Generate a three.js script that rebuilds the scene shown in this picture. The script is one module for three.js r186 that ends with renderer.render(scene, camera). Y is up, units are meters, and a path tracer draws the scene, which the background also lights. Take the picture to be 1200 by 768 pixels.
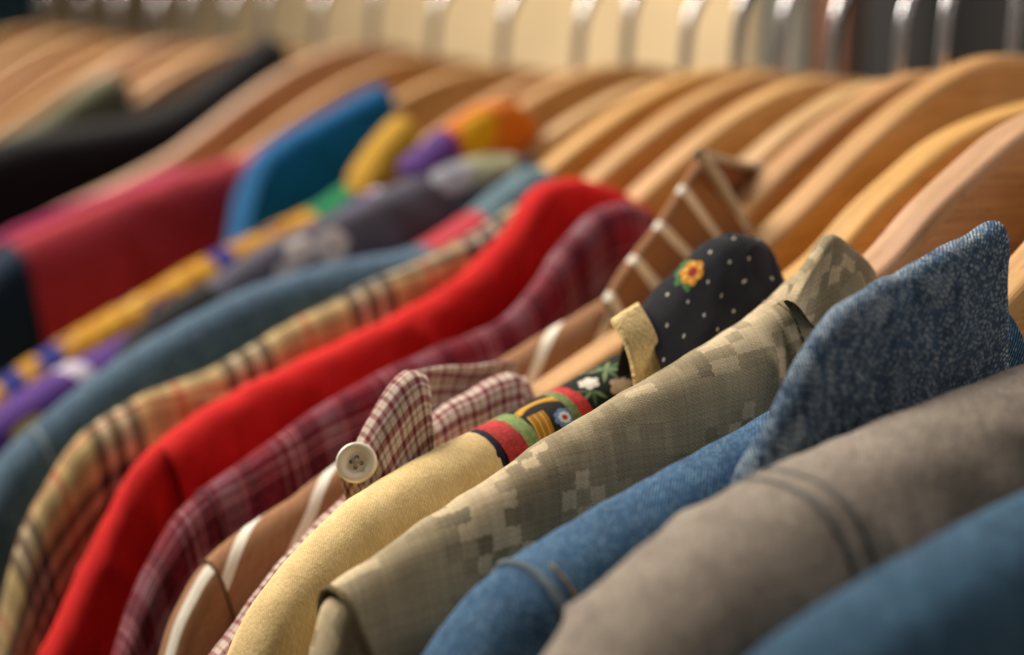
import * as THREE from 'three';
import { RectAreaLightUniformsLib } from 'three/addons/lights/RectAreaLightUniformsLib.js';
import { mergeGeometries } from 'three/addons/utils/BufferGeometryUtils.js';
import { ImprovedNoise } from 'three/addons/math/ImprovedNoise.js';
import { RoundedBoxGeometry } from 'three/addons/geometries/RoundedBoxGeometry.js';

// ---------------------------------------------------------------- camera, light, exposure
// The clothes rail runs along x (near end +x), hangers lie in planes of constant x, shoulders towards +z.
const scene = new THREE.Scene();
const W = 1200, H = 768, F = 2000, YAW = 55 * Math.PI / 180, PITCH = Math.atan((384 - 30) / F);
const EYE = new THREE.Vector3(0.2277, 1.508, 0.38985);          // hanger necks are at y = 1.5
const camera = new THREE.PerspectiveCamera(2 * Math.atan(H / 2 / F) * 180 / Math.PI, W / H, 0.02, 30);
const FW = new THREE.Vector3(-Math.sin(YAW) * Math.cos(PITCH), -Math.sin(PITCH), -Math.cos(YAW) * Math.cos(PITCH));
camera.position.copy(EYE); camera.lookAt(EYE.clone().add(FW)); camera.updateMatrixWorld(true);
camera.focus = 0.338; camera.userData.fStop = 6.0;
scene.background = new THREE.Color().setRGB(0.092, 0.078, 0.066);   // dim warm bounce of the shop interior
RectAreaLightUniformsLib.init();
function areaLight(name, w, h, color, intensity, pos, target) {
  const l = new THREE.RectAreaLight(color, intensity, w, h); l.name = name;
  l.position.set(...pos); l.lookAt(...target); scene.add(l);
}
areaLight('ceiling_light', 1.3, 1.3, 0xfff4e6, 18.5, [-1.75, 2.75, 0.55], [-0.1, 1.42, 0.12]);
areaLight('window_light', 0.9, 1.1, 0xf4f4ff, 3.0, [-0.35, 2.9, -0.8], [-0.1, 1.42, 0.1]);
areaLight('shop_light', 1.2, 1.2, 0xffeedb, 4.2, [0.95, 2.55, -1.3], [-0.1, 1.42, 0.12]);
const renderer = new THREE.WebGLRenderer({ antialias: true });
renderer.toneMapping = THREE.LinearToneMapping; renderer.toneMappingExposure = 1.14;
renderer.shadowMap.enabled = true; renderer.outputColorSpace = THREE.SRGBColorSpace;

// ---------------------------------------------------------------- helpers
const V = (x, y, z) => new THREE.Vector3(x, y, z);
const RT = V(Math.cos(YAW), 0, -Math.sin(YAW)), UPV = RT.clone().cross(FW);
const look = (px, py) => FW.clone().addScaledVector(RT, (px - 600) / F).addScaledVector(UPV, -(py - 384) / F);
const at = (px, py, x) => { const d = look(px, py); return EYE.clone().addScaledVector(d, (x - EYE.x) / d.x); };  // a measured point, on the hanger plane at x
let seed = 7; const rnd = () => { seed = (seed * 1664525 + 1013904223) % 4294967296; return seed / 4294967296; };
const noise = new ImprovedNoise();
const clamp = (a, lo, hi) => Math.min(hi, Math.max(lo, a)), mix = (a, b, t) => a + (b - a) * t;
const sstep = (a, b, x) => { const t = clamp((x - a) / (b - a), 0, 1); return t * t * (3 - 2 * t); };

// textures ------------------------------------------------------
const hash = (x, y, s) => { let h = Math.imul(x, 374761393) ^ Math.imul(y, 668265263) ^ Math.imul(s, 2147483647 - 58); h = Math.imul(h ^ (h >>> 13), 1274126177); return ((h ^ (h >>> 16)) >>> 0) / 4294967296; };
function tn(x, y, nx, ny, s) {           // value noise, tiles every nx, ny cells
  const xi = Math.floor(x), yi = Math.floor(y); let fx = x - xi, fy = y - yi; fx = fx * fx * (3 - 2 * fx); fy = fy * fy * (3 - 2 * fy);
  const m = (a, n) => ((a % n) + n) % n, x0 = m(xi, nx), x1 = m(xi + 1, nx), y0 = m(yi, ny), y1 = m(yi + 1, ny);
  return mix(mix(hash(x0, y0, s), hash(x1, y0, s), fx), mix(hash(x0, y1, s), hash(x1, y1, s), fx), fy);
}
function dataTex(n, fn, size, srgb = true, rot = 0) {     // fn(x, y) in pixels -> [r,g,b] 0..255; size in metres
  const nx = Array.isArray(n) ? n[0] : n, ny = Array.isArray(n) ? n[1] : n, d = new Uint8Array(nx * ny * 4);
  for (let y = 0; y < ny; y++) for (let x = 0; x < nx; x++) {
    const c = fn(x, y), k = (y * nx + x) * 4;
    d[k] = clamp(c[0], 0, 255); d[k + 1] = clamp(c[1], 0, 255); d[k + 2] = clamp(c[2], 0, 255); d[k + 3] = 255;
  }
  const t = new THREE.DataTexture(d, nx, ny); t.wrapS = t.wrapT = THREE.RepeatWrapping;
  t.magFilter = THREE.LinearFilter; t.minFilter = THREE.LinearMipmapLinearFilter; t.generateMipmaps = true;
  if (srgb) t.colorSpace = THREE.SRGBColorSpace;
  const sx = Array.isArray(size) ? size[0] : size, sy = Array.isArray(size) ? size[1] : size;
  t.repeat.set(1 / sx, 1 / sy); t.rotation = rot; t.needsUpdate = true; return t;
}
function canvasTex(wm, hm, res, draw) {  // a canvas of wm x hm millimetres, origin of v in the middle, drawn in millimetres
  const c = document.createElement('canvas'); c.width = Math.round(wm * res); c.height = Math.round(hm * res);
  const g = c.getContext('2d'); g.scale(res, res); g.translate(0, hm / 2); draw(g);
  const t = new THREE.CanvasTexture(c); t.colorSpace = THREE.SRGBColorSpace; t.wrapS = t.wrapT = THREE.RepeatWrapping;
  t.repeat.set(1000 / wm, -1000 / hm); t.offset.set(0, 0.5); t.needsUpdate = true; return t;
}
const mul = (c, k) => [c[0] * k, c[1] * k, c[2] * k], lerpc = (a, b, t) => [mix(a[0], b[0], t), mix(a[1], b[1], t), mix(a[2], b[2], t)];
const weaveBump = dataTex(512, (x, y) => {   // plain weave, 64 threads per 512 px
  const a = Math.sin(x / 512 * Math.PI * 2 * 64), b = Math.sin(y / 512 * Math.PI * 2 * 64), k = ((Math.floor(x / 8) + Math.floor(y / 8)) % 2) ? Math.abs(a) : Math.abs(b);
  const v = 110 + 90 * k + 50 * (hash(x >> 2, y >> 2, 4) - 0.5); return [v, v, v];
}, 0.03, false);
const fuzzBump = dataTex(512, (x, y) => { const v = 255 * (0.5 * tn(x / 4, y / 4, 128, 128, 1) + 0.3 * tn(x / 10, y / 10, 51, 51, 2) + 0.2 * hash(x, y, 3)); return [v, v, v]; }, 0.05, false);
const twillBump = dataTex(512, (x, y) => { const p = (x + y) / 8; const v = 128 + 90 * Math.sin(p * Math.PI * 2) + 60 * (hash(x >> 2, y >> 2, 3) - .5); return [v, v, v]; }, 0.055, false);
function cloth(map, bump = weaveBump, bumpScale = 0.00025, o = {}) {
  return new THREE.MeshPhysicalMaterial({ map, bumpMap: bump, bumpScale, roughness: 0.92, sheen: 0.25, sheenRoughness: 0.7, sheenColor: new THREE.Color(0.5, 0.5, 0.5), specularIntensity: 0.25, side: THREE.DoubleSide, ...o });
}
const plain = (hex, bump = fuzzBump, o = {}) => cloth(null, bump, 0.0003, { color: hex, ...o });

// denim: indigo twill with white weft flecks, worn in patches
function denimTex(n, dark, mid, light, size, flecks, s = 1, rows = 100) {
  return dataTex(n, (x, y) => twill(x, y, n, rows, dark, mid, light, flecks, s, 0), size);
}
function twill(x, y, n, rows, dark, mid, light, flecks, s, edge) {
  const P = n / rows, q = (x + y + (hash(x >> 3, y >> 3, s + 2) - .5) * P * .35) / P, row = Math.floor(q), ph = q - row, al = (x - y) / (P * 1.5) + hash(row, 3, s) * 9, seg = Math.floor(al), pa = al - seg;
  const w = tn(x / (n / 16), y / (n / 16), 16, 16, s), w2 = tn(x / (n / 64), y / (n / 64), 64, 64, s + 1);
  const c = lerpc(dark, mid, clamp(0.1 + w * 0.4 + w2 * .4 + (hash(row, seg >> 1, s + 5) - .5) * .5, 0, 1));
  const on = hash(row, seg, s + 3), f = Math.sin(Math.PI * ph) ** 2 * Math.sin(Math.PI * pa) ** .7 * (on < flecks + edge * .35 ? 0.55 + 0.45 * hash(seg, row, s + 9) : 0.3) * (0.6 + 0.3 * w + 0.3 * w2 + edge * .25);
  return lerpc(c, light, clamp(f * 1.25, 0, 0.95));
}
// plaid / tartan: lists of [from, to, colour, strength] per repeat along u and v (fractions)
function plaidTex(n, base, us, vs, size, s, jit = 14, rot = 0) {
  const band = (list, p) => { for (const b of list) if (p >= b[0] && p < b[1]) return b; return null; };
  return dataTex(n, (x, y) => {
    let c = base; const bu = band(us, x / n), bv = band(vs, y / n), over = (Math.floor(x / 2) + Math.floor(y / 2)) % 2;
    const au = bu ? lerpc(c, bu[2], bu[3]) : c, av = bv ? lerpc(c, bv[2], bv[3]) : c;
    c = lerpc(au, av, over ? 0.68 : 0.32);
    const j = (hash(x >> 1, y >> 1, s) - .5) * jit + (tn(x / 16, y / 16, n / 16, n / 16, s) - .5) * 18;
    return [c[0] + j, c[1] + j, c[2] + j];
  }, size, true, rot);
}
const solidTex = (c, s, size = 0.06, amt = 22, n = 512) => dataTex(n, (x, y) => {
  const k = 1 + ((tn(x / 3, y / 3, Math.round(n / 3), Math.round(n / 3), s) - .5) * amt + (tn(x / 40, y / 40, Math.round(n / 40), Math.round(n / 40), s + 1) - .5) * amt) / 128 + (hash(x, y, s) - .5) * amt / 200;
  return mul(c, k);
}, size);

// ---------------------------------------------------------------- naming
const used = {};
const numbered = (n) => { used[n] = (used[n] ?? -1) + 1; return used[n] ? `${n}_${String(used[n]).padStart(3, '0')}` : n; };
function thing(name, label, category, pos = [0, 0, 0], group) {
  const o = new THREE.Group(); o.name = numbered(name); o.position.set(...pos); scene.add(o);
  o.userData = { label, category }; if (group) o.userData.group = group; return o;
}
function put(name, geo, mat, parent) {
  const m = new THREE.Mesh(geo, mat); m.name = name; m.castShadow = m.receiveShadow = true;
  if (parent) { geo.translate(-parent.position.x, -parent.position.y, -parent.position.z); parent.add(m); }
  return m;
}
const SHIRTS = 'clothes on the crowded rail', HANGERS = 'wooden hangers on the rail';

// ---------------------------------------------------------------- cloth shells
// A ridge (fold line over the shoulder and down the sleeve) seen as the outline, w = half thickness.
function ridgeOf(px, x, w, tail = true, k = 0) {           // k: how far the hanger plane is turned (x per z)
  const P = px.map((q) => { let p = at(q[0], q[1], x); for (let i = 0; i < 12 && k; i++) p = at(q[0], q[1], x + k * p.z); return p; });
  const out = P.map((p, i) => {
    const T = P[Math.min(i + 1, P.length - 1)].clone().sub(P[Math.max(i - 1, 0)]); T.x = 0; T.normalize();
    const N = V(0, T.z, -T.y); if (N.y < 0 && Math.abs(N.y) > 0.05 || (Math.abs(N.y) <= 0.05 && N.z < 0)) N.negate();
    const view = p.clone().sub(EYE).normalize(), n = view.clone().cross(T).normalize(); if (n.dot(N) < 0) n.negate();
    const c = p.clone().addScaledVector(n, -w); c.addScaledVector(view, (p.x - c.x) / view.x);
    return c.addScaledVector(N, w);
  });
  if (tail) { const a = out[0]; out.unshift(V(a.x, a.y - 0.28, a.z + 0.012), V(a.x, a.y - 0.11, a.z + 0.012), V(a.x, a.y - 0.035, a.z + 0.006)); }
  return out;
}
const hang = (p, i, n) => V(p.x, 1.5 - 0.46, p.z * 0.74);     // where the cloth below a ridge point hangs to
function shell(ridge, o = {}) {
  const { w = 0.011, w2 = 0.85, a = 0, b = 1, flare = 0.012, inset = 0, n = 200, m = 28, fold = 0.0012, fu = 26, fd = 34, s = 0, cap0 = 0, cap1 = 0, inner = hang, dmax = 9, lump = 0.0008, crease = 0.0016, tent = 0, pow = 2.1, u0 = false, wob = 0 } = o;
  const pts = ridge, curve = new THREE.CatmullRomCurve3(pts, false, 'centripetal');
  const inn = new THREE.CatmullRomCurve3(pts.map((p, i) => inner(p, i, pts.length)), false, 'centripetal');
  const pos = [], uv = [], idx = []; let uacc = 0, prev = null;
  if (!u0) { const l = curve.getPoint(0); let q = l.clone(); const K = 40; for (let k = 1; k <= K; k++) { const r = curve.getPoint(a * k / K); uacc += r.distanceTo(q); q = r; } }
  const total = (() => { let t = 0, q = curve.getPoint(a); for (let k = 1; k <= 60; k++) { const r = curve.getPoint(mix(a, b, k / 60)); t += r.distanceTo(q); q = r; } return t; })();
  let ul = 0; const cols = 2 * m + 1;
  for (let i = 0; i <= n; i++) {
    const t = mix(a, b, i / n), R = curve.getPoint(t), Q = inn.getPoint(t);
    if (prev) { ul += R.distanceTo(prev); } prev = R.clone();
    const u = uacc + ul, D = Q.clone().sub(R), L = D.length(); D.divideScalar(L); const span = Math.min(L, dmax);
    let we = w * (1 + 0.14 * noise.noise(u * 16 + s * 4.1, s * 2.3, 0.7)); if (cap0) we *= Math.sqrt(clamp(1 - (1 - clamp(ul / cap0, 0, 1)) ** 2, 0, 1)); if (cap1) we *= Math.sqrt(clamp(1 - (1 - clamp((total - ul) / cap1, 0, 1)) ** 2, 0, 1));
    we = Math.max(we, 1e-6);
    const row = [];
    for (let j = -m; j <= m; j++) {
      const side = Math.sign(j) || 1, d = Math.pow(Math.abs(j) / m, pow) * span, W2 = Math.max(we * w2, 1e-4);
      let h = we * Math.pow(clamp(1 - (1 - Math.min(d / W2, 1)) ** 2.3, 0, 1), 1 / 2.3) + flare * Math.max(0, d - W2) - inset * sstep(0, W2, d);
      if (tent) h = mix(h, 0.0032 * Math.sqrt(clamp(1 - (1 - Math.min(d / 0.003, 1)) ** 2, 0, 1)) * Math.min(1, we / 0.004) + we * 1.05 * (1 - Math.exp(-d / 0.017)) + 0.05 * d - inset * sstep(0, 0.006, d), tent);
      const k = sstep(0, 0.02, d);
      const f = (noise.noise(u * fu + s * 7.3, d * fd + side * 3.1 + s, s * 1.7 + 0.5) + 0.5 * noise.noise(u * fu * 2.7, d * fd * 2.3 + s * 3, side * 5 + s)) * fold * (0.35 + 0.65 * k) * (1 + 2 * sstep(0.03, 0.12, d));
      const cn = noise.noise(u * 48 + s * 9 - d * 55, d * 26 + side * 4 + u * 10, s * 2.9), mask = sstep(-0.15, 0.45, noise.noise(u * 20 + s, d * 18, s * 4.3 + side));
      h += (f + crease * mask * (Math.pow(1 - Math.min(1, Math.abs(cn) * 2.2), 3) - 0.25) * sstep(0, 0.006, d)) * Math.min(1, we / w);
      const lumps = (0.55 * noise.noise(u * 30 + s * 3, d * 30, s + 0.3) + 0.5 * noise.noise(u * 150 + s * 5 + d * 60, d * 50, s + 3.3)) * lump + (wob ? noise.noise(u * 130 + s, d * 30, s * 2 + .7) * wob : 0);
      const p = R.clone().addScaledVector(D, d + inset * (1 - k) - lumps); p.x += side * (j === 0 ? 0 : Math.max(h, 0));
      row.push(p);
    }
    let acc = 0; const vs = [0]; for (let j = 1; j < cols; j++) { acc += row[j].distanceTo(row[j - 1]); vs.push(acc); }
    const mid = vs[m]; for (let j = 0; j < cols; j++) { pos.push(row[j].x, row[j].y, row[j].z); uv.push(u, vs[j] - mid); }
  }
  for (let i = 0; i < n; i++) for (let j = 0; j < cols - 1; j++) { const q = i * cols + j; idx.push(q, q + 1, q + cols, q + 1, q + cols + 1, q + cols); }
  const g = new THREE.BufferGeometry(); g.setAttribute('position', new THREE.Float32BufferAttribute(pos, 3)); g.setAttribute('uv', new THREE.Float32BufferAttribute(uv, 2));
  g.setIndex(idx); g.computeVertexNormals(); g.userData = { cols, m, n, pos: pos.slice() };
  return g;
}
// a point of a shell: fraction i along the ridge part, j columns from the ridge (front +)
const onShell = (g, fi, j) => { const { cols, m, n, pos } = g.userData, q = (Math.round(fi * n) * cols + m + j) * 3; return V(pos[q], pos[q + 1], pos[q + 2]); };
function seamTube(g, fi, j0, j1, r, out = 0.0004) {
  const pts = []; for (let j = j0; j <= j1; j++) { const p = onShell(g, fi, j); p.x += (j > 0 ? out : 0); p.y += j <= 1 ? out : 0; pts.push(p); }
  return new THREE.TubeGeometry(new THREE.CatmullRomCurve3(pts), pts.length * 3, r, 6);
}
function stitches(g, fi, j0, j1, len, gap, r, out) {
  const pts = []; for (let j = j0; j <= j1; j++) { const p = onShell(g, fi, j); p.x += out; p.z += out * 0.4; p.y += out * 0.3; pts.push(p); }
  const c = new THREE.CatmullRomCurve3(pts), L = c.getLength(), parts = [];
  for (let d = 0; d + len < L; d += len + gap) {
    const A = c.getPointAt(d / L), B = c.getPointAt((d + len) / L), q = new THREE.CapsuleGeometry(r, Math.max(A.distanceTo(B) - r, 1e-4), 3, 6);
    q.applyQuaternion(new THREE.Quaternion().setFromUnitVectors(V(0, 1, 0), B.clone().sub(A).normalize())); const M = A.add(B).multiplyScalar(.5); q.translate(M.x, M.y, M.z); parts.push(q);
  }
  return mergeGeometries(parts);
}
// a sheet of cloth between two edge lines, with thickness and rounded rims
function sheet(A, B, o = {}) {
  const { n = 40, m = 16, th = 0.0012, bulge = 0, s = 0, ripple = 0.0003, flat = 0 } = o;
  const ca = new THREE.CatmullRomCurve3(A, false, 'centripetal'), cb = new THREE.CatmullRomCurve3(B, false, 'centripetal');
  const grid = []; for (let i = 0; i <= n; i++) { const p = ca.getPoint(i / n), q = cb.getPoint(i / n), r = []; for (let j = 0; j <= m; j++) { const v = j / m; const c = p.clone().lerp(q, v); r.push(c); } grid.push(r); }
  const nor = (i, j) => { const a = grid[Math.min(i + 1, n)][j].clone().sub(grid[Math.max(i - 1, 0)][j]), b = grid[i][Math.min(j + 1, m)].clone().sub(grid[i][Math.max(j - 1, 0)]); const N = a.cross(b).normalize(); if (N.dot(EYE.clone().sub(grid[i][j])) < 0) N.negate(); return N; };
  const N0 = grid.map((r, i) => r.map((_, j) => nor(i, j)));
  grid.forEach((r, i) => r.forEach((p, j) => { const v = j / m, uu = i / n; p.addScaledVector(N0[i][j], bulge * Math.sin(Math.PI * v) * (flat ? 1 : Math.sin(Math.PI * clamp(uu, .04, .96))) + ripple * noise.noise(p.z * 90 + s, p.y * 90, s * 1.3 + .4) * 2); }));
  const N = grid.map((r, i) => r.map((_, j) => nor(i, j)));
  const pos = [], uv = [], idx = [], cols = m + 1; let u = 0;
  const us = [0]; for (let i = 1; i <= n; i++) { u += grid[i][0].distanceTo(grid[i - 1][0]) * .5 + grid[i][m].distanceTo(grid[i - 1][m]) * .5; us.push(u); }
  for (const side of [1, -1]) for (let i = 0; i <= n; i++) { let v = 0; for (let j = 0; j <= m; j++) { if (j) v += grid[i][j].distanceTo(grid[i][j - 1]); const e = Math.min(1, Math.min(i, n - i) * 0.5 + 0.25, Math.min(j, m - j) * 0.5 + 0.25); const p = grid[i][j].clone().addScaledVector(N[i][j], side * th / 2 * Math.sqrt(e)); pos.push(p.x, p.y, p.z); uv.push(us[i], v); } }
  const K = (n + 1) * cols, id = (k, i, j) => k * K + i * cols + j;
  for (let i = 0; i < n; i++) for (let j = 0; j < m; j++) { idx.push(id(0, i, j), id(0, i, j + 1), id(0, i + 1, j), id(0, i, j + 1), id(0, i + 1, j + 1), id(0, i + 1, j)); idx.push(id(1, i, j), id(1, i + 1, j), id(1, i, j + 1), id(1, i, j + 1), id(1, i + 1, j), id(1, i + 1, j + 1)); }
  for (let i = 0; i < n; i++) for (const j of [0, m]) idx.push(id(0, i, j), id(0, i + 1, j), id(1, i, j), id(1, i, j), id(0, i + 1, j), id(1, i + 1, j));
  for (let j = 0; j < m; j++) for (const i of [0, n]) idx.push(id(0, i, j), id(1, i, j), id(0, i, j + 1), id(1, i, j), id(1, i, j + 1), id(0, i, j + 1));
  const g = new THREE.BufferGeometry(); g.setAttribute('position', new THREE.Float32BufferAttribute(pos, 3)); g.setAttribute('uv', new THREE.Float32BufferAttribute(uv, 2)); g.setIndex(idx); g.computeVertexNormals(); return g;
}
const line = (x, ...px) => px.map((q) => at(q[0], q[1], x + (q[2] || 0)));

// ---------------------------------------------------------------- the setting
function struct(name, geo, mat) { const m = put(name, geo, mat); m.name = numbered(name); m.userData = { kind: 'structure' }; scene.add(m); return m; }
{
  const wallTex = solidTex([206, 182, 142], 31, 1.2, 8, 256);
  const wm = new THREE.MeshStandardMaterial({ map: wallTex, roughness: 0.9 });
  const wall = new THREE.BoxGeometry(6.4, 2.6, 0.1); wall.translate(-3.6, 1.6, -1.1); struct('wall', wall, wm);
}
// rail
{
  const r = new THREE.CylinderGeometry(0.011, 0.011, 2.3, 24); r.rotateZ(Math.PI / 2); r.translate(-0.85, 1.553, 0);
  const t = thing('clothes_rail', 'chrome tube rail that the wooden hangers hook over', 'rail', [-0.85, 1.553, 0]);
  put('rail_tube', r, new THREE.MeshStandardMaterial({ color: 0xb9b9bc, metalness: 1, roughness: 0.25 }), t);
}
// dark door leaf and post behind the near hooks
{
  const dark = new THREE.MeshStandardMaterial({ color: 0x0e0a08, roughness: 0.8 });
  const door = thing('dark_cupboard', 'dark brown cupboard standing against the wall behind the hooks', 'cupboard', [-0.34, 0.3, -0.86]);
  const body = new RoundedBoxGeometry(1.29, 2.1, 0.3, 3, 0.008); body.translate(-0.34, 1.35, -0.88); put('cupboard_body', body, dark, door);
  const strip = new RoundedBoxGeometry(0.045, 1.9, 0.02, 2, 0.004); strip.translate(-0.915, 1.35, -0.722); put('cupboard_panel', strip, new THREE.MeshStandardMaterial({ color: 0x7a7668, roughness: 0.5 }), door);
  const post = thing('wooden_post', 'reddish brown wooden post in front of the dark cupboard', 'post', [-0.795, 0.3, -0.66]);
  const pg = new RoundedBoxGeometry(0.026, 1.9, 0.026, 2, 0.005); pg.translate(-0.795, 1.35, -0.66); put('post_shaft', pg, new THREE.MeshStandardMaterial({ color: 0x85583f, roughness: 0.6 }), post);
}

// ---------------------------------------------------------------- hangers
const woodTint = [[194, 153, 100], [186, 144, 92], [192, 158, 110], [202, 158, 92], [182, 140, 92], [186, 148, 114]];
const woodMats = woodTint.map((c, k) => {
  const map = dataTex([512, 256], (x, y) => {
    const bend = 6 * tn(x / 128, y / 64, 4, 4, k + 50), g = tn(x / 90, (y + bend) / 3, 6, 85, k + 40), g2 = tn(x / 30, (y + bend) / 9, 17, 28, k + 60), fl = tn(x / 9, y / 2, 57, 128, k + 70);
    const kk = 0.9 + 0.12 * g + 0.1 * g2 - (fl > 0.82 ? 0.08 : 0); return [c[0] * kk, c[1] * kk * (0.97 + .03 * g), c[2] * kk * (0.94 + .06 * g2)];
  }, [0.16, 0.06]);
  return new THREE.MeshPhysicalMaterial({ map, roughness: 0.6, clearcoat: 0.06, clearcoatRoughness: 0.5, specularIntensity: 0.3 });
});
const steel = new THREE.MeshStandardMaterial({ color: 0xe6e6ea, metalness: 1, roughness: 0.24 });
function makeHanger(neck) {                             // neck: the shape of the top near the hook, which differs between hangers
  const t = thing('wooden_hanger', '', 'hanger', [0, 1.5, 0], HANGERS);
  const top = [...neck, [94, -45], [115, -55], [140, -65.5], [168, -78], [195, -92], [214, -103], [222, -110], [219, -117]];
  const bot = [[208, -117], [175, -104], [130, -92], [90, -81], [40, -62], [0, -50]];
  const half = (s) => [...top.map((p) => [s * p[0], p[1]]), ...bot.map((p) => [s * p[0], p[1]])];
  const R = half(1), L = half(-1).reverse();
  const v2 = (l) => l.map((p) => new THREE.Vector2(p[0] / 1000, p[1] / 1000));
  const outline = [...R.slice(0, -1), ...L.slice(0, -1)], sh = new THREE.Shape();
  const c = new THREE.CatmullRomCurve3(outline.map((p) => V(p[0] / 1000, p[1] / 1000, 0)), true, 'centripetal').getPoints(260);
  sh.setFromPoints(c.slice(0, -1).map((p) => new THREE.Vector2(p.x, p.y)));
  const g = new THREE.ExtrudeGeometry(sh, { depth: 0.0064, bevelEnabled: true, bevelSize: 0.0028, bevelThickness: 0.0028, bevelSegments: 5, curveSegments: 4, bevelOffset: -0.0028 });
  g.translate(0, 0, -0.0032); g.rotateY(-Math.PI / 2); g.translate(0, 1.5, 0);
  put('hanger_body', g, woodMats[0], t);
  const hp = [[0, -16], [-.8, 8], [-2.6, 20], [-7, 29], [-13, 38], [-15.5, 48], [-12, 59], [-3, 66], [7, 65.5], [14.5, 59], [17, 50], [17.5, 45]].map((p) => V(0, 1.5 + p[1] / 1000, p[0] / 1000));
  put('hook', new THREE.TubeGeometry(new THREE.CatmullRomCurve3(hp), 90, 0.00185, 14), steel, t);
  return t;
}
const hanger0 = makeHanger([[0, 0], [12, -.6], [25, -4], [40, -10.5], [50, -16], [62, -23.5], [80, -36]]);
const hanger1 = makeHanger([[0, -9.5], [12, -10], [25, -11.8], [40, -14.8], [53, -19], [66, -26], [80, -34.5]]);
const placed = new Set();
function placeHanger(x, label, tint = 0, dz = 0, yaw = 0, roll = 0, dy = 0, kind = hanger0) {
  let h = kind; if (!placed.has(kind)) placed.add(kind); else { h = kind.clone(); h.name = numbered('wooden_hanger'); scene.add(h); h.userData = { ...kind.userData }; }
  h.userData.label = label; h.position.set(x, 1.5 + dy, dz); h.rotation.set(roll * Math.PI / 180, yaw * Math.PI / 180, 0);
  h.children[0].material = woodMats[tint]; return h;
}
placeHanger(0.035, 'wooden hanger inside the faded grey jacket', 0, 0.0, 0, 0, -0.012);
placeHanger(0.0, 'wooden hanger showing at the right of the dark denim collar', 0, 0.022, 0, 0, -0.006);
placeHanger(-0.03, 'pinkish pale wooden hanger rising out of the camouflage collar', 5, 0.018, 0, 0, 0.003, hanger1);
placeHanger(-0.06, 'yellowish wooden hanger rising out of the black dotted collar', 3, 0.006, 0, 0, -0.001, hanger1);
placeHanger(-0.0865, 'wooden hanger with fully visible neck and hook, holding the burgundy checked shirt', 1);
placeHanger(-0.110, 'wooden hanger rising out of the brown striped collar', 4, 0.002, 0, 0, -0.005);
placeHanger(-0.131, 'wooden hanger next behind the brown striped shirt, in the maroon plaid shirt', 2, -0.003, -1, 0, -0.008);
placeHanger(-0.156, 'wooden hanger rising out of the red shirt', 0, 0, -3, 0, -0.008);
placeHanger(-0.179, 'wooden hanger inside the tan tartan shirt', 1, 0, -4.3, 0, -0.007);
placeHanger(-0.200, 'wooden hanger inside the light blue denim shirt', 3, 0, -8, 0, -0.006);
placeHanger(-0.226, 'wooden hanger inside the slate grey floral shirt', 2, 0, -9, 0, -0.01);
placeHanger(-0.258, 'wooden hanger in the collar of purple, orange and yellow', 1, 0, -4, 0, -0.006);
placeHanger(-0.287, 'wooden hanger of the yellow and blue patterned shirt', 4, 0.0, -8, 0, -0.009);
placeHanger(-0.337, 'wooden hanger of the crimson shirt with the blue collar', 0, 0, -19, 0, -0.008);
placeHanger(-0.388, 'bare wooden hanger between the crimson shirt and the pale hanger', 1, 0.0, -15, 0, -0.005);
placeHanger(-0.435, 'pale bare wooden hanger right in front of the black jacket', 5, 0.002, -5);
placeHanger(-0.49, 'wooden hanger carrying the black jacket', 2, 0, -4, 0, -0.004);
[[-0.545, 4], [-0.585, 1], [-0.635, 5], [-0.68, 0], [-0.735, 4], [-0.79, 2], [-0.855, 1]].forEach(([x, k], i) => {
  placeHanger(x, ['bare wooden hanger next behind the black jacket', 'second bare wooden hanger behind the black jacket', 'third bare wooden hanger behind the black jacket', 'fourth bare wooden hanger behind the black jacket', 'fifth bare wooden hanger behind the black jacket', 'last but one wooden hanger towards the far left end', 'last wooden hanger at the far left end of the rail'][i], k, 0, (i % 3 - 1) * 2.5, 0, -0.003 * (i % 2) + (i > 4 ? 0.006 : 0));
});

// ---------------------------------------------------------------- clothes, near to far
const cut = (px, i, tail = 3) => (i + tail) / (px.length - 1 + tail);     // ridge index -> curve parameter

// blue garment, nearest
{
  const t = thing('blue_jacket', 'blurred plain blue garment nearest the camera at the lower right corner', 'jacket', [0.07, 1.43, 0.2], SHIRTS);
  const r = ridgeOf([[820, 860], [885, 775], [990, 695], [1100, 632], [1200, 582], [1300, 545], [1420, 480]], 0.07, 0.013);
  put('shoulder_panel', shell(r, { w: 0.013, s: 1 }), cloth(denimTex(512, [32, 54, 74], [50, 82, 106], [86, 118, 138], 0.1, 0.3, 3), twillBump, 0.0002), t);
}
// faded grey jacket
{
  const t = thing('grey_jacket', 'faded stone grey denim jacket with a blue tinted shoulder seam, second from the front', 'jacket', [0.035, 1.43, 0.2], SHIRTS);
  const px = [[636, 790], [668, 735], [730, 665], [855, 578], [960, 528], [1070, 480], [1200, 428], [1330, 360], [1440, 300]];
  const r = ridgeOf(px, 0.035, 0.016), mat = cloth(denimTex(512, [112, 103, 94], [146, 135, 122], [172, 163, 150], 0.1, 0.4, 8), twillBump, 0.0002), seamM = plain(0x8f908c);
  const b = cut(px, 3.15);
  const sl = shell(r, { w: 0.0168, b, s: 2, crease: 0.004, fold: 0.003, tent: 0.2 }); put('sleeve', sl, mat, t);
  const sh = shell(r, { w: 0.017, a: b, s: 2, crease: 0.004, fold: 0.003, tent: 0.2 }); put('shoulder_panel', sh, mat, t);
  for (const q of [0.003, 0.05]) put('seam', seamTube(sh, q, -8, 24, 0.00055, -0.0001), seamM, t);
}
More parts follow.
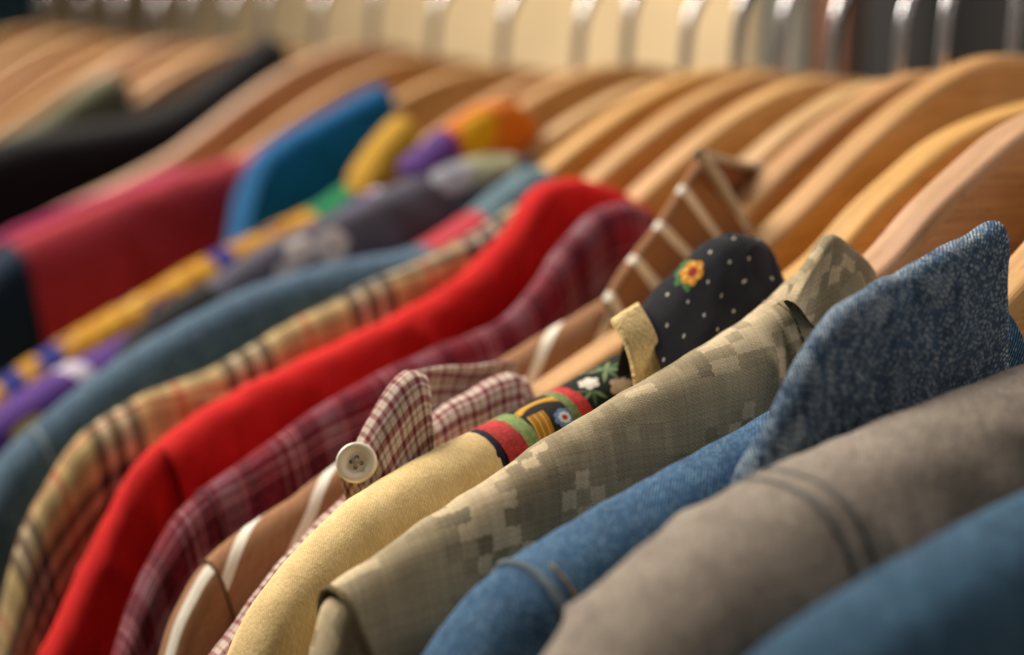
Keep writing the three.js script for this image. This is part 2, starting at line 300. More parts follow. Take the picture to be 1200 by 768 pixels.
// dark denim jacket with a large collar
{
  const t = thing('dark_denim_jacket', 'dark indigo denim jacket with a large worn pointed collar and tan stitching', 'jacket', [0, 1.43, 0.2], SHIRTS);
  const px = [[492, 790], [520, 742], [566, 684], [640, 630], [740, 572], [880, 496], [990, 430], [1120, 350]];
  const r = ridgeOf(px, 0, 0.012);
  const tex = denimTex(1024, [36, 64, 94], [54, 94, 130], [128, 154, 174], 0.11, 0.55, 11, 120), mat = cloth(tex, twillBump, 0.0003);
  const b = cut(px, 2.35);
  const sl = shell(r, { w: 0.0117, b, s: 3, tent: 0.25, fold: 0.002 }); put('sleeve', sl, mat, t);
  const sh = shell(r, { w: 0.012, a: b, s: 3, crease: 0.0026, fold: 0.002, tent: 0.25 }); put('shoulder_panel', sh, mat, t);
  put('seam', seamTube(sh, 0.003, -6, 22, 0.0008, 0.0001), cloth(denimTex(256, [92, 118, 140], [146, 164, 176], [216, 216, 210], 0.04, 0.6, 5, 40), twillBump, 0.0003), t);
  const thread = plain(0xcdb17a);
  put('stitching', stitches(sh, 0.012, 1, 18, 0.0022, 0.0007, 0.0003, 0.0003), thread, t).userData.kind = 'stuff';
  put('stitching', stitches(sh, 0.05, 1, 18, 0.0022, 0.0007, 0.0003, 0.0003), thread, t).userData.kind = 'stuff';
  const dot = new THREE.SphereGeometry(0.0011, 16, 12), dp = onShell(sh, 0.05, 11); dot.scale(0.6, 1, 1); dot.translate(dp.x + 0.0006, dp.y, dp.z); put('rivet', dot, new THREE.MeshStandardMaterial({ color: 0xc9a24c, metalness: 0.8, roughness: 0.4 }), t);
  // collar: folded leaf, its own shell
  const cp = [[846, 600], [864, 556], [886, 514], [910, 468], [938, 412], [975, 364], [1030, 328], [1075, 304], [1120, 281], [1160, 262], [1174, 268]];
  const cr = ridgeOf(cp, 0.014, 0.0042, false);
  const low = line(0.016, [846, 660], [880, 660], [920, 650], [950, 640], [985, 620], [1010, 600], [1050, 580], [1085, 560], [1120, 530], [1160, 510], [1176, 500]);
  const ctex = dataTex(1024, (x, y) => {      // 0.11 m square, the fold in the middle of v; frayed white wear along the fold edge
    const d = Math.abs(y - 512) / 1024 * 110, edge = sstep(0.46, 0.62, tn(x / 40, y / 64, 26, 16, 23) * .7 + tn(x / 14, y / 34, 73, 30, 24) * .3 + (d < 2 ? 0.1 : 0) - sstep(5, 14, d) * 0.6);
    const fade = edge * .28; return twill(x, y, 1024, 112, lerpc([30, 50, 76], [92, 116, 138], fade), lerpc([50, 82, 116], [122, 146, 164], fade), [206, 216, 220], 0.62, 31, edge);
  }, 0.11);
  ctex.offset.set(0, 0.5);
  put('collar', shell(cr, { w: 0.0042, w2: 1.6, s: 4, n: 120, m: 30, inner: (p, i) => low[i], fold: 0.0009, fu: 60, fd: 60, flare: 0.0, cap1: 0.0022, cap0: 0.001, pow: 1.7, u0: true, wob: 0.0007 }), cloth(ctex, twillBump, 0.0004), t);
}
// camouflage shirt
{
  const t = thing('camouflage_shirt', 'grey green digital camouflage shirt with a short stand collar', 'shirt', [-0.03, 1.43, 0.2], SHIRTS);
  const cell = 32, blobs = (i, j, s) => tn(i / 4, j / 4, 8, 8, s) * 0.7 + 0.3 * hash(i, j, s + 5);
  const tex = dataTex(1024, (x, y) => {
    const jx = x + (hash(y >> 2, 1, 67) - .5) * 5, jy = y + (hash(x >> 2, 2, 68) - .5) * 5, i = Math.floor(jx / cell) & 31, j = Math.floor(jy / cell) & 31; let c = [168, 154, 124];
    if (blobs(i, j, 61) > 0.6) c = [152, 139, 111]; if (blobs(i, j, 62) > 0.7) c = [140, 129, 104]; if (blobs(i, j, 163) > 0.67) c = [206, 188, 153];
    const th = (hash(x >> 2, 0, 64) - .5) * 12 + (hash(0, y >> 2, 65) - .5) * 12, wv = (((x >> 2) + (y >> 2)) & 1) ? 8 : -8;
    const k = th + wv + (hash(x >> 1, y >> 1, 66) - .5) * 14 + (tn(x / 70, y / 70, 15, 15, 69) - .5) * 14; return [c[0] + k, c[1] + k, c[2] + k * .9];
  }, 0.105, true, 0.3);
  const mat = cloth(tex, weaveBump, 0.0003);
  const px = [[366, 800], [370, 742], [382, 692], [430, 655], [560, 568], [700, 478], [800, 420], [884, 366], [940, 318], [1040, 250]];
  const r = ridgeOf(px, -0.03, 0.007);
  const b = cut(px, 2.05), c = cut(px, 7), e = cut(px, 8.35);
  put('sleeve', shell(r, { w: 0.0095, b, s: 5, fold: 0.007, fu: 60, fd: 60, inset: 0.0016, crease: 0.003, tent: 0.6 }), mat, t);
  const sh = shell(r, { w: 0.0112, a: b, b: c, s: 5, fold: 0.0034, fu: 42, fd: 60, lump: 0.0009, crease: 0.0026, tent: 0.75 }); put('shoulder_panel', sh, mat, t);
  put('seam', seamTube(sh, 0.004, -10, 24, 0.0007, 0.0), cloth(tex, weaveBump, 0.0003, { color: 0xd8d0b8 }), t);
  put('stitching', stitches(sh, 0.022, 1, 18, 0.0016, 0.0006, 0.00016, 0.00005), plain(0x6e6852), t).userData.kind = 'stuff';
  const nb = shell(r, { w: 0.0117, a: cut(px, 6.95), b: e, s: 5, fold: 0.002, tent: 0.75, cap0: 0.0008, cap1: 0.002, dmax: 0.08, n: 60 }); put('neck_band', nb, mat, t);
  put('stitching', stitches(nb, 0.16, 1, 16, 0.0014, 0.0005, 0.00016, 0.00005), plain(0x5e5a46), t).userData.kind = 'stuff';
  const cr = ridgeOf([[926, 336], [946, 306], [968, 278], [988, 284], [1008, 300], [1024, 318]], -0.0265, 0.0022, false);
  const low = line(-0.0235, [922, 352], [948, 384], [980, 400], [1005, 384], [1015, 362], [1026, 340]);
  put('collar', shell(cr, { w: 0.0022, inner: (p, i) => low[i], flare: 0, s: 7, cap0: 0.002, cap1: 0.002, fold: 0.0005, pow: 1.5, n: 60, m: 18 }), mat, t);
}
// yellow shirt with ribbon and floral yoke
{
  const t = thing('yellow_shirt', 'soft yellow shirt with ribbon trimmed floral yoke and black dotted collar', 'shirt', [-0.06, 1.43, 0.2], SHIRTS);
  const px = [[268, 800], [278, 752], [300, 706], [345, 648], [400, 592], [480, 541], [546, 509], [590, 486], [640, 461], [685, 437], [724, 414], [775, 384], [880, 310]];
  const r = ridgeOf(px, -0.06, 0.011);
  const yt = dataTex(512, (x, y) => { const k = (tn(x / 2, y / 8, 256, 64, 81) - .5) * 22 + (((x + y) >> 2) & 1 ? 5 : -5) + (tn(x / 30, y / 30, 17, 17, 82) - .5) * 14; return [218 + k, 191 + k, 136 + k * .9]; }, 0.05);
  const yellow = cloth(yt, fuzzBump, 0.00009, { sheen: 0.4 });
  put('shoulder_panel', shell(r, { w: 0.0112, b: cut(px, 6), s: 8, n: 200, fold: 0.002, lump: 0.0008, tent: 0.35, crease: 0.003 }), yellow, t);
  const seg = (name, i0, i1, mat, w, o = {}) => put(name, shell(r, { w, a: cut(px, i0), b: cut(px, i1), s: 8, n: 24, u0: true, lump: 0.0007, tent: 0.3, ...o }), mat, t);
  const rib = (c, s) => cloth(solidTex(c, s, 0.02, 34, 128), weaveBump, 0.0003);
  seg('ribbon', 5.97, 6.17, rib([38, 36, 52], 91), 0.0112); seg('ribbon', 6.15, 6.68, rib([186, 62, 60], 92), 0.0118); seg('ribbon', 6.66, 7.0, rib([128, 146, 92], 93), 0.0115);
  const folk = canvasTex(13, 60, 28, (g) => {
    g.fillStyle = '#2a2724'; g.fillRect(0, -30, 13, 60); g.lineCap = 'round';
    for (let k = -2; k < 3; k++) { g.save(); g.translate(0, k * 16 + 4);
      g.strokeStyle = '#c8932f'; g.lineWidth = 2.1; g.beginPath(); g.moveTo(0.5, -3.2); g.quadraticCurveTo(7, -8, 12, 0.5); g.stroke();
      g.strokeStyle = '#e0b256'; g.lineWidth = .7; g.beginPath(); g.moveTo(1, -3.4); g.quadraticCurveTo(7, -8.4, 11.8, -.4); g.stroke();
      g.lineWidth = .6; for (let i = 0; i < 6; i++) { g.strokeStyle = i % 2 ? '#b87f22' : '#d6a544'; g.beginPath(); g.moveTo(1.2 + i * .75, -.5); g.lineTo(.6 + i * .7, 5.5); g.stroke(); }
      g.fillStyle = '#6d8ab0'; for (let i = 0; i < 8; i++) { g.beginPath(); g.arc(8.2 + 1.7 * Math.cos(i * .785), 3.6 + 1.7 * Math.sin(i * .785), .85, 0, 7); g.fill(); }
      g.fillStyle = '#dfe3e6'; for (let i = 0; i < 8; i++) { g.beginPath(); g.arc(8.2 + 1 * Math.cos(i * .785 + .4), 3.6 + Math.sin(i * .785 + .4), .5, 0, 7); g.fill(); }
      g.fillStyle = '#b23a3a'; g.beginPath(); g.arc(8.2, 3.6, .7, 0, 7); g.fill(); g.restore(); }
  });
  seg('patterned_yoke', 6.98, 7.86, cloth(folk, weaveBump, 0.0003), 0.0108, { n: 40 });
  seg('ribbon', 7.83, 8.02, rib([128, 146, 92], 94), 0.0115); seg('ribbon', 8.0, 8.27, rib([186, 58, 58], 95), 0.0118);
  const flor = canvasTex(17, 60, 28, (g) => {
    g.fillStyle = '#232a26'; g.fillRect(0, -30, 17, 60);
    const flower = (x, y, s, c, n = 6) => { g.fillStyle = c; for (let i = 0; i < n; i++) { g.beginPath(); g.ellipse(x + s * .6 * Math.cos(i * 6.283 / n), y + s * .6 * Math.sin(i * 6.283 / n), s * .62, s * .48, i * 6.283 / n, 0, 7); g.fill(); } };
    const leaf = (x, y, a, l, c) => { g.save(); g.translate(x, y); g.rotate(a); g.fillStyle = c; g.beginPath(); g.moveTo(0, 0); g.quadraticCurveTo(l * .4, -l * .25, l, 0); g.quadraticCurveTo(l * .4, l * .22, 0, 0); g.fill(); g.restore(); };
    for (let k = -2; k < 3; k++) { g.save(); g.translate(0, k * 15);
      for (let i = 0; i < 7; i++) leaf(10, 1, -2.2 + i * .75, 4.8, i % 2 ? '#5d7a52' : '#86996b'); for (let i = 0; i < 4; i++) leaf(3, 5, 1 + i * .9, 4, i % 2 ? '#4e6b49' : '#78905f');
      flower(4.2, 2.2, 2.1, '#e4dccb'); flower(4.8, 2, 1.1, '#f4efe2'); flower(9.6, 7.6, 2.5, '#d3b99b'); flower(10, 7.4, 1.3, '#e2cdb1');
      g.strokeStyle = '#b0333c'; g.lineWidth = 1; g.beginPath(); g.moveTo(12.5, 4.5); g.lineTo(16, 8); g.stroke(); g.fillStyle = '#b0333c'; g.beginPath(); g.arc(15, 1, .8, 0, 7); g.fill(); g.restore(); }
  });
  seg('floral_yoke', 8.24, 9.9, cloth(flor, weaveBump, 0.0003), 0.0108, { n: 50 });
  const cream = cloth(solidTex([222, 196, 140], 97, 0.05, 26), fuzzBump, 0.0004);
  const cr0 = [[736, 376], [750, 358], [790, 317], [826, 284], [845, 277], [852, 274], [884, 279], [893, 283], [904, 304], [911, 334]];
  put('collar_stand', sheet(line(-0.054, [716, 377], [730, 367], [748, 356]), line(-0.0455, [744, 452], [758, 447], [776, 440]), { th: 0.0022, bulge: 0.0022, flat: 1, s: 9, n: 24, m: 20 }), cream, t);
  put('collar_stand', sheet(line(-0.0545, [716, 377], [730, 367], [748, 356]), line(-0.066, [738, 400], [750, 392], [766, 380]), { th: 0.002, bulge: 0.001, flat: 1, s: 9.5, n: 24, m: 12 }), cream, t);
  const dots = canvasTex(80, 80, 12, (g) => {
    g.fillStyle = '#2b2b31'; g.fillRect(0, -40, 80, 80); for (let i = 0; i < 800; i++) { g.fillStyle = rnd() < .5 ? '#34343a' : '#232328'; g.fillRect(rnd() * 80, rnd() * 80 - 40, .6, .25); }
    g.fillStyle = '#cfcabd'; for (let j = -6; j < 7; j++) for (let i = 0; i < 12; i++) { g.beginPath(); g.arc(i * 7.4 + (j & 1) * 3.7 + 1.4, j * 6.1 + 2.6, .48, 0, 7); g.fill(); }
    const fl = (x, y) => { g.fillStyle = '#4f7a4c'; for (const [a, b] of [[-2.6, -.8], [-1.2, -2.4], [1, -2.6], [-2.4, 1]]) { g.beginPath(); g.ellipse(x + a, y + b, 1.6, .8, a + b, 0, 7); g.fill(); } g.fillStyle = '#d98f32'; for (let i = 0; i < 6; i++) { g.beginPath(); g.arc(x + 1.6 * Math.cos(i * 1.05), y + 1.6 * Math.sin(i * 1.05), 1.05, 0, 7); g.fill(); } g.fillStyle = '#e8b95c'; for (let i = 0; i < 6; i++) { g.beginPath(); g.arc(x + 1.7 * Math.cos(i * 1.05 + .3), y + 1.7 * Math.sin(i * 1.05 + .3), .45, 0, 7); g.fill(); } g.fillStyle = '#9c2f2f'; g.beginPath(); g.arc(x, y, .9, 0, 7); g.fill(); };
    g.save(); g.translate(17, 3.2); g.scale(1.35, 1.35); fl(0, 0); g.restore(); fl(55, 22); fl(52, -22);
  });
  const cr = ridgeOf(cr0, -0.0545, 0.0065, false);
  const low = line(-0.044, [756, 454], [772, 446], [805, 428], [832, 414], [848, 406], [856, 401], [886, 383], [895, 376], [905, 367], [914, 356]);
  put('collar_fold', sheet(line(-0.0485, [868, 298], [882, 286], [896, 291], [908, 316]), line(-0.0425, [884, 350], [892, 356], [902, 354], [912, 346]), { th: 0.0009, bulge: 0.0006, s: 5, ripple: 0.0005 }), cloth(dots, weaveBump, 0.0003), t);
  put('collar', shell(cr, { w: 0.0065, w2: 1.0, tent: 0.85, inner: (p, i) => low[i], flare: 0, s: 10, n: 110, cap1: 0.003, fold: 0.003, fu: 45, fd: 50, u0: true, lump: 0.0012 }), cloth(dots, weaveBump, 0.0003), t);
}
// burgundy check shirt with the button
{
  const t = thing('checked_shirt', 'white and burgundy checked shirt with a button down collar and one white button', 'shirt', [-0.086, 1.43, 0.2], SHIRTS);
  const bg = [112, 40, 44], br = [138, 92, 70];
  const tex = plaidTex(512, [214, 198, 186], [[0, .12, bg, .9], [.25, .32, br, .8], [.5, .62, bg, .9], [.75, .82, br, .7]], [[0, .17, bg, .95], [.25, .33, br, .8], [.5, .67, bg, .95], [.77, .83, br, .7]], 0.0085, 101, 20, 0.12);
  const mat = cloth(tex, weaveBump, 0.0002);
  const px = [[232, 800], [268, 742], [318, 672], [372, 612], [428, 560], [500, 502], [560, 462], [604, 440], [640, 425]];
  const r = ridgeOf(px, -0.086, 0.006);
  put('shoulder_panel', shell(r, { w: 0.006, b: cut(px, 7.1), s: 11, cap1: 0.003 }), mat, t);
  // collar leaf, folded over and standing away from the neck
  const leaf = ridgeOf([[404, 556], [424, 506], [444, 474], [462, 446], [478, 434], [498, 440]], -0.074, 0.0042, false);
  const ll = line(-0.07, [420, 600], [455, 585], [480, 565], [492, 540], [496, 520], [496, 506]);
  put('collar', shell(leaf, { w: 0.0042, w2: 1.2, inner: (p, i) => ll[i], flare: 0, s: 12, n: 50, m: 18, cap1: 0.002, pow: 1.5, fold: 0.0006 }), mat, t);
  const back = sheet(line(-0.092, [480, 436], [520, 430], [556, 429], [590, 424], [606, 424]), line(-0.09, [484, 510], [520, 500], [556, 480], [590, 466], [606, 460]), { th: 0.0014, bulge: -0.003, s: 1 });
  put('collar_back', back, mat, t);
  const roll = ridgeOf([[488, 502], [515, 478], [548, 458], [580, 440], [600, 436], [608, 444]], -0.08, 0.0035, false);
  const rl = line(-0.076, [500, 545], [530, 520], [560, 500], [590, 480], [606, 470], [612, 466]);
  put('collar', shell(roll, { w: 0.0035, inner: (p, i) => rl[i], flare: 0, s: 13, n: 50, m: 16, cap1: 0.003, pow: 1.5, fold: 0.0005 }), mat, t);
  // button
  const c = at(418, 543, -0.071), nrm = V(0.62, 0.42, 0.52).normalize();
  const prof = [[0, .55], [1.2, .55], [2.0, .62], [2.7, 1.0], [3.35, 1.28], [3.9, 1.32], [4.35, 1.1], [4.6, .6], [4.55, 0], [4.2, -.45], [3, -.7], [0, -.75]].map((p) => new THREE.Vector2(Math.max(p[0], 1e-4) / 1000, p[1] / 1000));
  const bgm = new THREE.LatheGeometry(new THREE.SplineCurve(prof).getPoints(50), 64); bgm.scale(0.94, 0.94, 0.94);
  const q = new THREE.Quaternion().setFromUnitVectors(V(0, 1, 0), nrm), orient = (g) => { g.applyQuaternion(q); g.translate(c.x, c.y, c.z); return g; };
  const button = put('button', orient(bgm), new THREE.MeshPhysicalMaterial({ color: 0xe9dfca, roughness: 0.32, clearcoat: 0.5, clearcoatRoughness: 0.25 }), t);
  const holes = [], th = []; for (const [x, z] of [[.75, .75], [-.75, .75], [.75, -.75], [-.75, -.75]]) { const h = new THREE.CylinderGeometry(0.00042, 0.00042, 0.0001, 14); h.translate(x / 1000, 0.00061, z / 1000); holes.push(h); }
  for (const a of [-1, 1]) { const k = new THREE.TubeGeometry(new THREE.CatmullRomCurve3([V(-.00075, .0005, a * .00075), V(-.0003, .0011, a * .0003), V(.0003, .0011, -a * .0003), V(.00075, .0005, -a * .00075)]), 14, 0.00026, 6); th.push(k); }
  const sub = (name, g, m) => { orient(g); const x = put(name, g, m); g.translate(-t.position.x, -t.position.y, -t.position.z); button.add(x); };
  sub('hole', mergeGeometries(holes), plain(0x6b5a45)); sub('thread', mergeGeometries(th), plain(0xd8cbb0));
}
// brown shirt with cream stripes
{
  const t = thing('brown_striped_shirt', 'brown shirt with thin cream stripes and an upturned pointed collar', 'shirt', [-0.109, 1.43, 0.2], SHIRTS);
  const brown = [158, 115, 82], cream = [250, 243, 226];
  const stripe = (rot, per, s) => dataTex([512, 128], (x, y) => { const p = x / 512, e = sstep(.0, .012, p) * sstep(.23, .218, p), k = (hash(x >> 1, y >> 1, s) - .5) * 16 + (tn(x / 20, y / 20, 25, 6, s) - .5) * 14; const c = lerpc(brown, cream, e); return [c[0] + k, c[1] + k, c[2] + k]; }, [per, 0.01], true, rot);
  const px = [[170, 830], [186, 772], [206, 712], [236, 662], [282, 622], [335, 586], [420, 522], [510, 466], [600, 412], [700, 352], [740, 325]];
  const r = ridgeOf(px, -0.109, 0.006), b = cut(px, 3.1);
  const sl = shell(r, { w: 0.0086, b, s: 14, inset: 0.0005, tent: 0.6, fold: 0.0022, fu: 20, fd: 45 }); put('sleeve', sl, cloth(stripe(Math.PI / 2, 0.017, 111), weaveBump, 0.0002), t);
  const sh = shell(r, { w: 0.0092, a: b, s: 14, n: 110, tent: 0.75 }); put('shoulder_panel', sh, cloth(stripe(0.95, 0.0135, 112), weaveBump, 0.0002), t);
  put('seam', seamTube(sh, 0.003, -10, 24, 0.0004, -0.0001), plain(0x8a6040), t);
  const cm = cloth(stripe(0.0, 0.0115, 113), weaveBump, 0.0002);
  const cr = ridgeOf([[706, 352], [720, 326], [745, 292], [775, 250], [800, 212], [821, 178]], -0.104, 0.0022, false);
  const low = line(-0.1, [738, 420], [760, 390], [800, 345], [835, 312], [855, 290], [874, 270]);
  put('collar', shell(cr, { w: 0.002, inner: (p, i) => low[i], flare: 0, s: 15, n: 70, m: 18, cap1: 0.0015, pow: 1.4, fold: 0.0005, u0: true }), cm, t);
  const piping = new THREE.TubeGeometry(new THREE.CatmullRomCurve3(line(-0.1005, [818, 179], [836, 203], [855, 236], [876, 272])), 40, 0.0017, 8); put('piping', piping, plain(0xf4ead6), t);
  const inside = sheet(line(-0.118, [824, 182], [850, 189], [876, 195], [902, 197]), line(-0.116, [850, 300], [862, 300], [876, 290], [890, 262]), { th: 0.0014, s: 3 }); put('collar_back', inside, plain(0x8a5d42), t);
  const pipe2 = new THREE.TubeGeometry(new THREE.CatmullRomCurve3(line(-0.117, [824, 181], [850, 188], [876, 194], [903, 197])), 30, 0.001, 8); put('piping', pipe2, plain(0xefe2cc), t);
}
// maroon plaid shirt
{
  const t = thing('maroon_plaid_shirt', 'maroon plaid shirt with grey bands and thin white lines, right behind the brown striped one', 'shirt', [-0.13, 1.43, 0.2], SHIRTS);
  const wh = [224, 200, 196], gr = [146, 124, 132], bk = [46, 20, 28], rd = [140, 34, 48];
  const us = [[0, .03, wh, .7], [.06, .08, wh, .55], [.1, .12, wh, .6], [.15, .2, bk, .6], [.24, .28, bk, .5], [.32, .5, gr, .75], [.52, .54, wh, .6], [.6, .64, bk, .6], [.7, .85, rd, .7], [.9, .92, wh, .5]];
  const tex = plaidTex(512, [108, 30, 44], us, us.map((q) => [q[0], q[1], q[2], q[3] * .9]), 0.03, 121, 16, 0.1);
  const mat = cloth(tex, weaveBump, 0.0002);
  const px = [[112, 840], [136, 764], [170, 668], [212, 596], [296, 532], [400, 460], [500, 410], [590, 372], [625, 335], [655, 290], [695, 246], [728, 236], [756, 246], [775, 265]];
  const r = ridgeOf(px, -0.13, 0.006), b = cut(px, 3.3);
  put('sleeve', shell(r, { w: 0.009, b, s: 16, fold: 0.003, inset: 0.0002, tent: 0.6 }), mat, t);
  const sh = shell(r, { w: 0.0092, a: b, s: 16, n: 120, tent: 0.75, crease: 0.003, cap1: 0.004 }); put('shoulder_panel', sh, mat, t);
  put('seam', seamTube(sh, 0.003, -10, 22, 0.0004, 0), plain(0x8a4a52), t);
}
// red shirt
{
  const t = thing('red_shirt', 'plain bright red shirt', 'shirt', [-0.155, 1.43, 0.2], SHIRTS);
  const mat = cloth(solidTex([212, 33, 31], 131, 0.05, 14), weaveBump, 0.0002, { sheen: 0.2, sheenColor: new THREE.Color(0.6, 0.2, 0.15) });
  const px = [[14, 850], [44, 770], [84, 690], [120, 620], [160, 545], [220, 490], [330, 432], [440, 380], [530, 328], [590, 268], [625, 222], [655, 210], [705, 215], [745, 235], [775, 262]];
  const r = ridgeOf(px, -0.152, 0.008, true, -0.05);
  put('sleeve', shell(r, { w: 0.011, b: cut(px, 4.4), s: 17, fold: 0.007, fu: 14, fd: 75, lump: 0.0014, crease: 0.004, tent: 0.6 }), mat, t);
  put('shoulder_panel', shell(r, { w: 0.0118, a: cut(px, 4.4), s: 17, n: 220, fold: 0.004, fu: 34, fd: 50, lump: 0.0014, crease: 0.0045, tent: 0.7, cap1: 0.004 }), mat, t);
}
// tan tartan shirt
{
  const t = thing('tan_tartan_shirt', 'tan shirt with a black, white and red tartan check', 'shirt', [-0.185, 1.43, 0.2], SHIRTS);
  const bk = [40, 36, 42], wh = [226, 216, 196], rd = [176, 60, 42];
  const bw = [112, 92, 62];
  const us = [[0, .09, bk, .85], [.09, .14, wh, .9], [.14, .23, bk, .85], [.23, .28, wh, .9], [.28, .37, bk, .85], [.45, .6, bw, .45], [.64, .69, rd, .8], [.76, .9, bw, .45]];
  const mat = cloth(plaidTex(512, [206, 180, 124], us, us, 0.04, 141, 16, 0.15), weaveBump, 0.0002);
  const px = [[-30, 850], [-4, 745], [28, 622], [60, 560], [92, 512], [150, 470], [250, 430], [350, 372], [420, 336], [500, 300], [560, 268], [600, 240]];
  const r = ridgeOf(px, -0.176, 0.008, true, -0.085);
  put('sleeve', shell(r, { w: 0.0105, b: cut(px, 4.2), s: 18, fold: 0.0025, tent: 0.6 }), mat, t);
  put('shoulder_panel', shell(r, { w: 0.0115, a: cut(px, 4.2), s: 18, n: 110, tent: 0.75, crease: 0.003, cap1: 0.004 }), mat, t);
}
// light blue denim shirt
{
  const t = thing('light_denim_shirt', 'light blue denim shirt with a small red patch near the collar', 'shirt', [-0.218, 1.43, 0.2], SHIRTS);
  const mat = cloth(denimTex(512, [54, 78, 100], [80, 108, 130], [140, 158, 168], 0.1, 0.3, 151), twillBump, 0.0002);
  const px = [[-80, 800], [-45, 640], [-8, 550], [40, 498], [110, 440], [200, 382], [300, 334], [390, 308], [480, 290], [545, 252], [585, 218], [626, 196], [650, 215]];
  const r = ridgeOf(px, -0.189, 0.013, true, -0.2), b = cut(px, 2.9);
  put('sleeve', shell(r, { w: 0.012, b, s: 19, fold: 0.0025 }), mat, t);
  const sh = shell(r, { w: 0.0135, a: b, b: cut(px, 8.2), s: 19, n: 100, tent: 0.4, crease: 0.003 }); put('shoulder_panel', sh, mat, t);
  put('seam', seamTube(sh, 0.004, -6, 20, 0.0008, 0.0), plain(0x9fb0ba), t);
  put('patch', shell(r, { w: 0.0139, a: cut(px, 8.1), b: cut(px, 9.1), s: 19, n: 30, cap0: .002, cap1: 0.002, dmax: 0.06 }), plain(0xb43a44), t);
  put('collar', shell(r, { w: 0.0125, a: cut(px, 9.0), b: 1, s: 20, n: 50, cap1: 0.004 }), cloth(denimTex(512, [70, 98, 112], [104, 132, 142], [150, 168, 172], 0.1, 0.3, 153), twillBump, 0.0002), t);
}
// slate grey floral shirt with black sleeve cap
{
  const t = thing('slate_floral_shirt', 'slate grey shirt with scattered white and pale green flowers', 'shirt', [-0.262, 1.43, 0.2], SHIRTS);
  const tex = canvasTex(170, 100, 5, (g) => {
    g.fillStyle = '#5c5a68'; g.fillRect(0, -50, 170, 100);
    const fl = (x, y, s, c, d) => { g.fillStyle = c; for (let i = 0; i < 6; i++) { g.beginPath(); g.arc(x + s * .55 * Math.cos(i * 1.05), y + s * .55 * Math.sin(i * 1.05), s * .5, 0, 7); g.fill(); } g.fillStyle = d; g.beginPath(); g.arc(x, y, s * .3, 0, 7); g.fill(); };
    fl(30, 9, 5, '#d8d0cc', '#b9a8a0'); fl(40, 12, 5.5, '#dcd4d0', '#b9a8a0'); fl(23, 14, 4, '#cfc7c6', '#aaa0a0'); fl(92, 5, 9, '#a8b09a', '#c8c9a4'); fl(101, 3, 8, '#c3c6a0', '#a8ac8c'); fl(85, 7, 7, '#b3b6c0', '#9a9cb0'); fl(140, 16, 6, '#c0b8b8', '#9a9aa0'); fl(120, -16, 6, '#b8b8a8', '#9a9aa0'); fl(60, -14, 6, '#c8c4c0', '#a0a0a8');
  });
  const mat = cloth(tex, weaveBump, 0.0002);
  const px = [[120, 640], [128, 520], [134, 450], [142, 408], [180, 368], [240, 330], [300, 292], [400, 246], [470, 212], [530, 188], [590, 180], [640, 192]];
  const r = ridgeOf(px, -0.214, 0.013, true, -0.24);
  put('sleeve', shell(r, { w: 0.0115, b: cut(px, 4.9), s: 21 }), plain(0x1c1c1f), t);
  put('shoulder_panel', shell(r, { w: 0.013, a: cut(px, 4.9), s: 21, n: 90, tent: 0.6, crease: 0.003, u0: true, cap1: 0.004 }), mat, t);
}
// purple, white and teal shirt
{
  const t = thing('purple_print_shirt', 'purple and white printed shirt with an orange and yellow tipped collar', 'shirt', [-0.297, 1.43, 0.2], SHIRTS);
  const tex = canvasTex(120, 120, 5, (g) => {
    g.fillStyle = '#5a3a86'; g.fillRect(0, -60, 120, 120); g.lineWidth = 6; for (let k = -4; k < 8; k++) { g.strokeStyle = '#c9c0cf'; g.beginPath(); g.moveTo(k * 34 + 10, -60); g.lineTo(k * 34 + 42, 60); g.stroke(); }
    g.fillStyle = '#1f7f9c'; for (const [x, y] of [[58, 10], [108, -20], [20, 40]]) { g.beginPath(); g.arc(x, y, 8, 0, 7); g.fill(); } g.fillStyle = '#c8a63c'; for (const [x, y] of [[5, 15], [40, 30], [90, 40]]) { g.beginPath(); g.ellipse(x, y, 8, 4, 0, 0, 7); g.fill(); }
  });
  const px = [[-120, 760], [-80, 590], [-40, 510], [10, 470], [70, 432], [150, 392], [250, 330], [360, 268], [440, 222]];
  put('shoulder_panel', shell(ridgeOf(px, -0.255, 0.012, true, -0.1), { w: 0.012, s: 22 }), cloth(tex), t);
  const ct = canvasTex(60, 60, 8, (g) => { g.fillStyle = '#5c3b82'; g.fillRect(0, -30, 60, 60); g.fillStyle = '#d4751f'; g.fillRect(21, -30, 39, 60); g.fillStyle = '#d9a81c'; g.beginPath(); g.ellipse(30, 12, 8, 8, 0, 0, 7); g.fill(); g.fillStyle = '#15798a'; g.fillRect(4, -30, 40, 27); g.fillStyle = '#8a2f5f'; g.fillRect(19, -30, 2, 60); });
  const cr = ridgeOf([[462, 196], [490, 172], [525, 146], [560, 124], [595, 118], [618, 132]], -0.246, 0.008, false);
  const low = line(-0.242, [480, 215], [505, 210], [540, 205], [570, 200], [600, 198], [622, 190]);
  put('collar', shell(cr, { w: 0.008, inner: (p, i) => low[i], flare: 0, s: 23, n: 50, m: 18, cap0: 0.004, cap1: 0.004, u0: true }), cloth(ct), t);
}
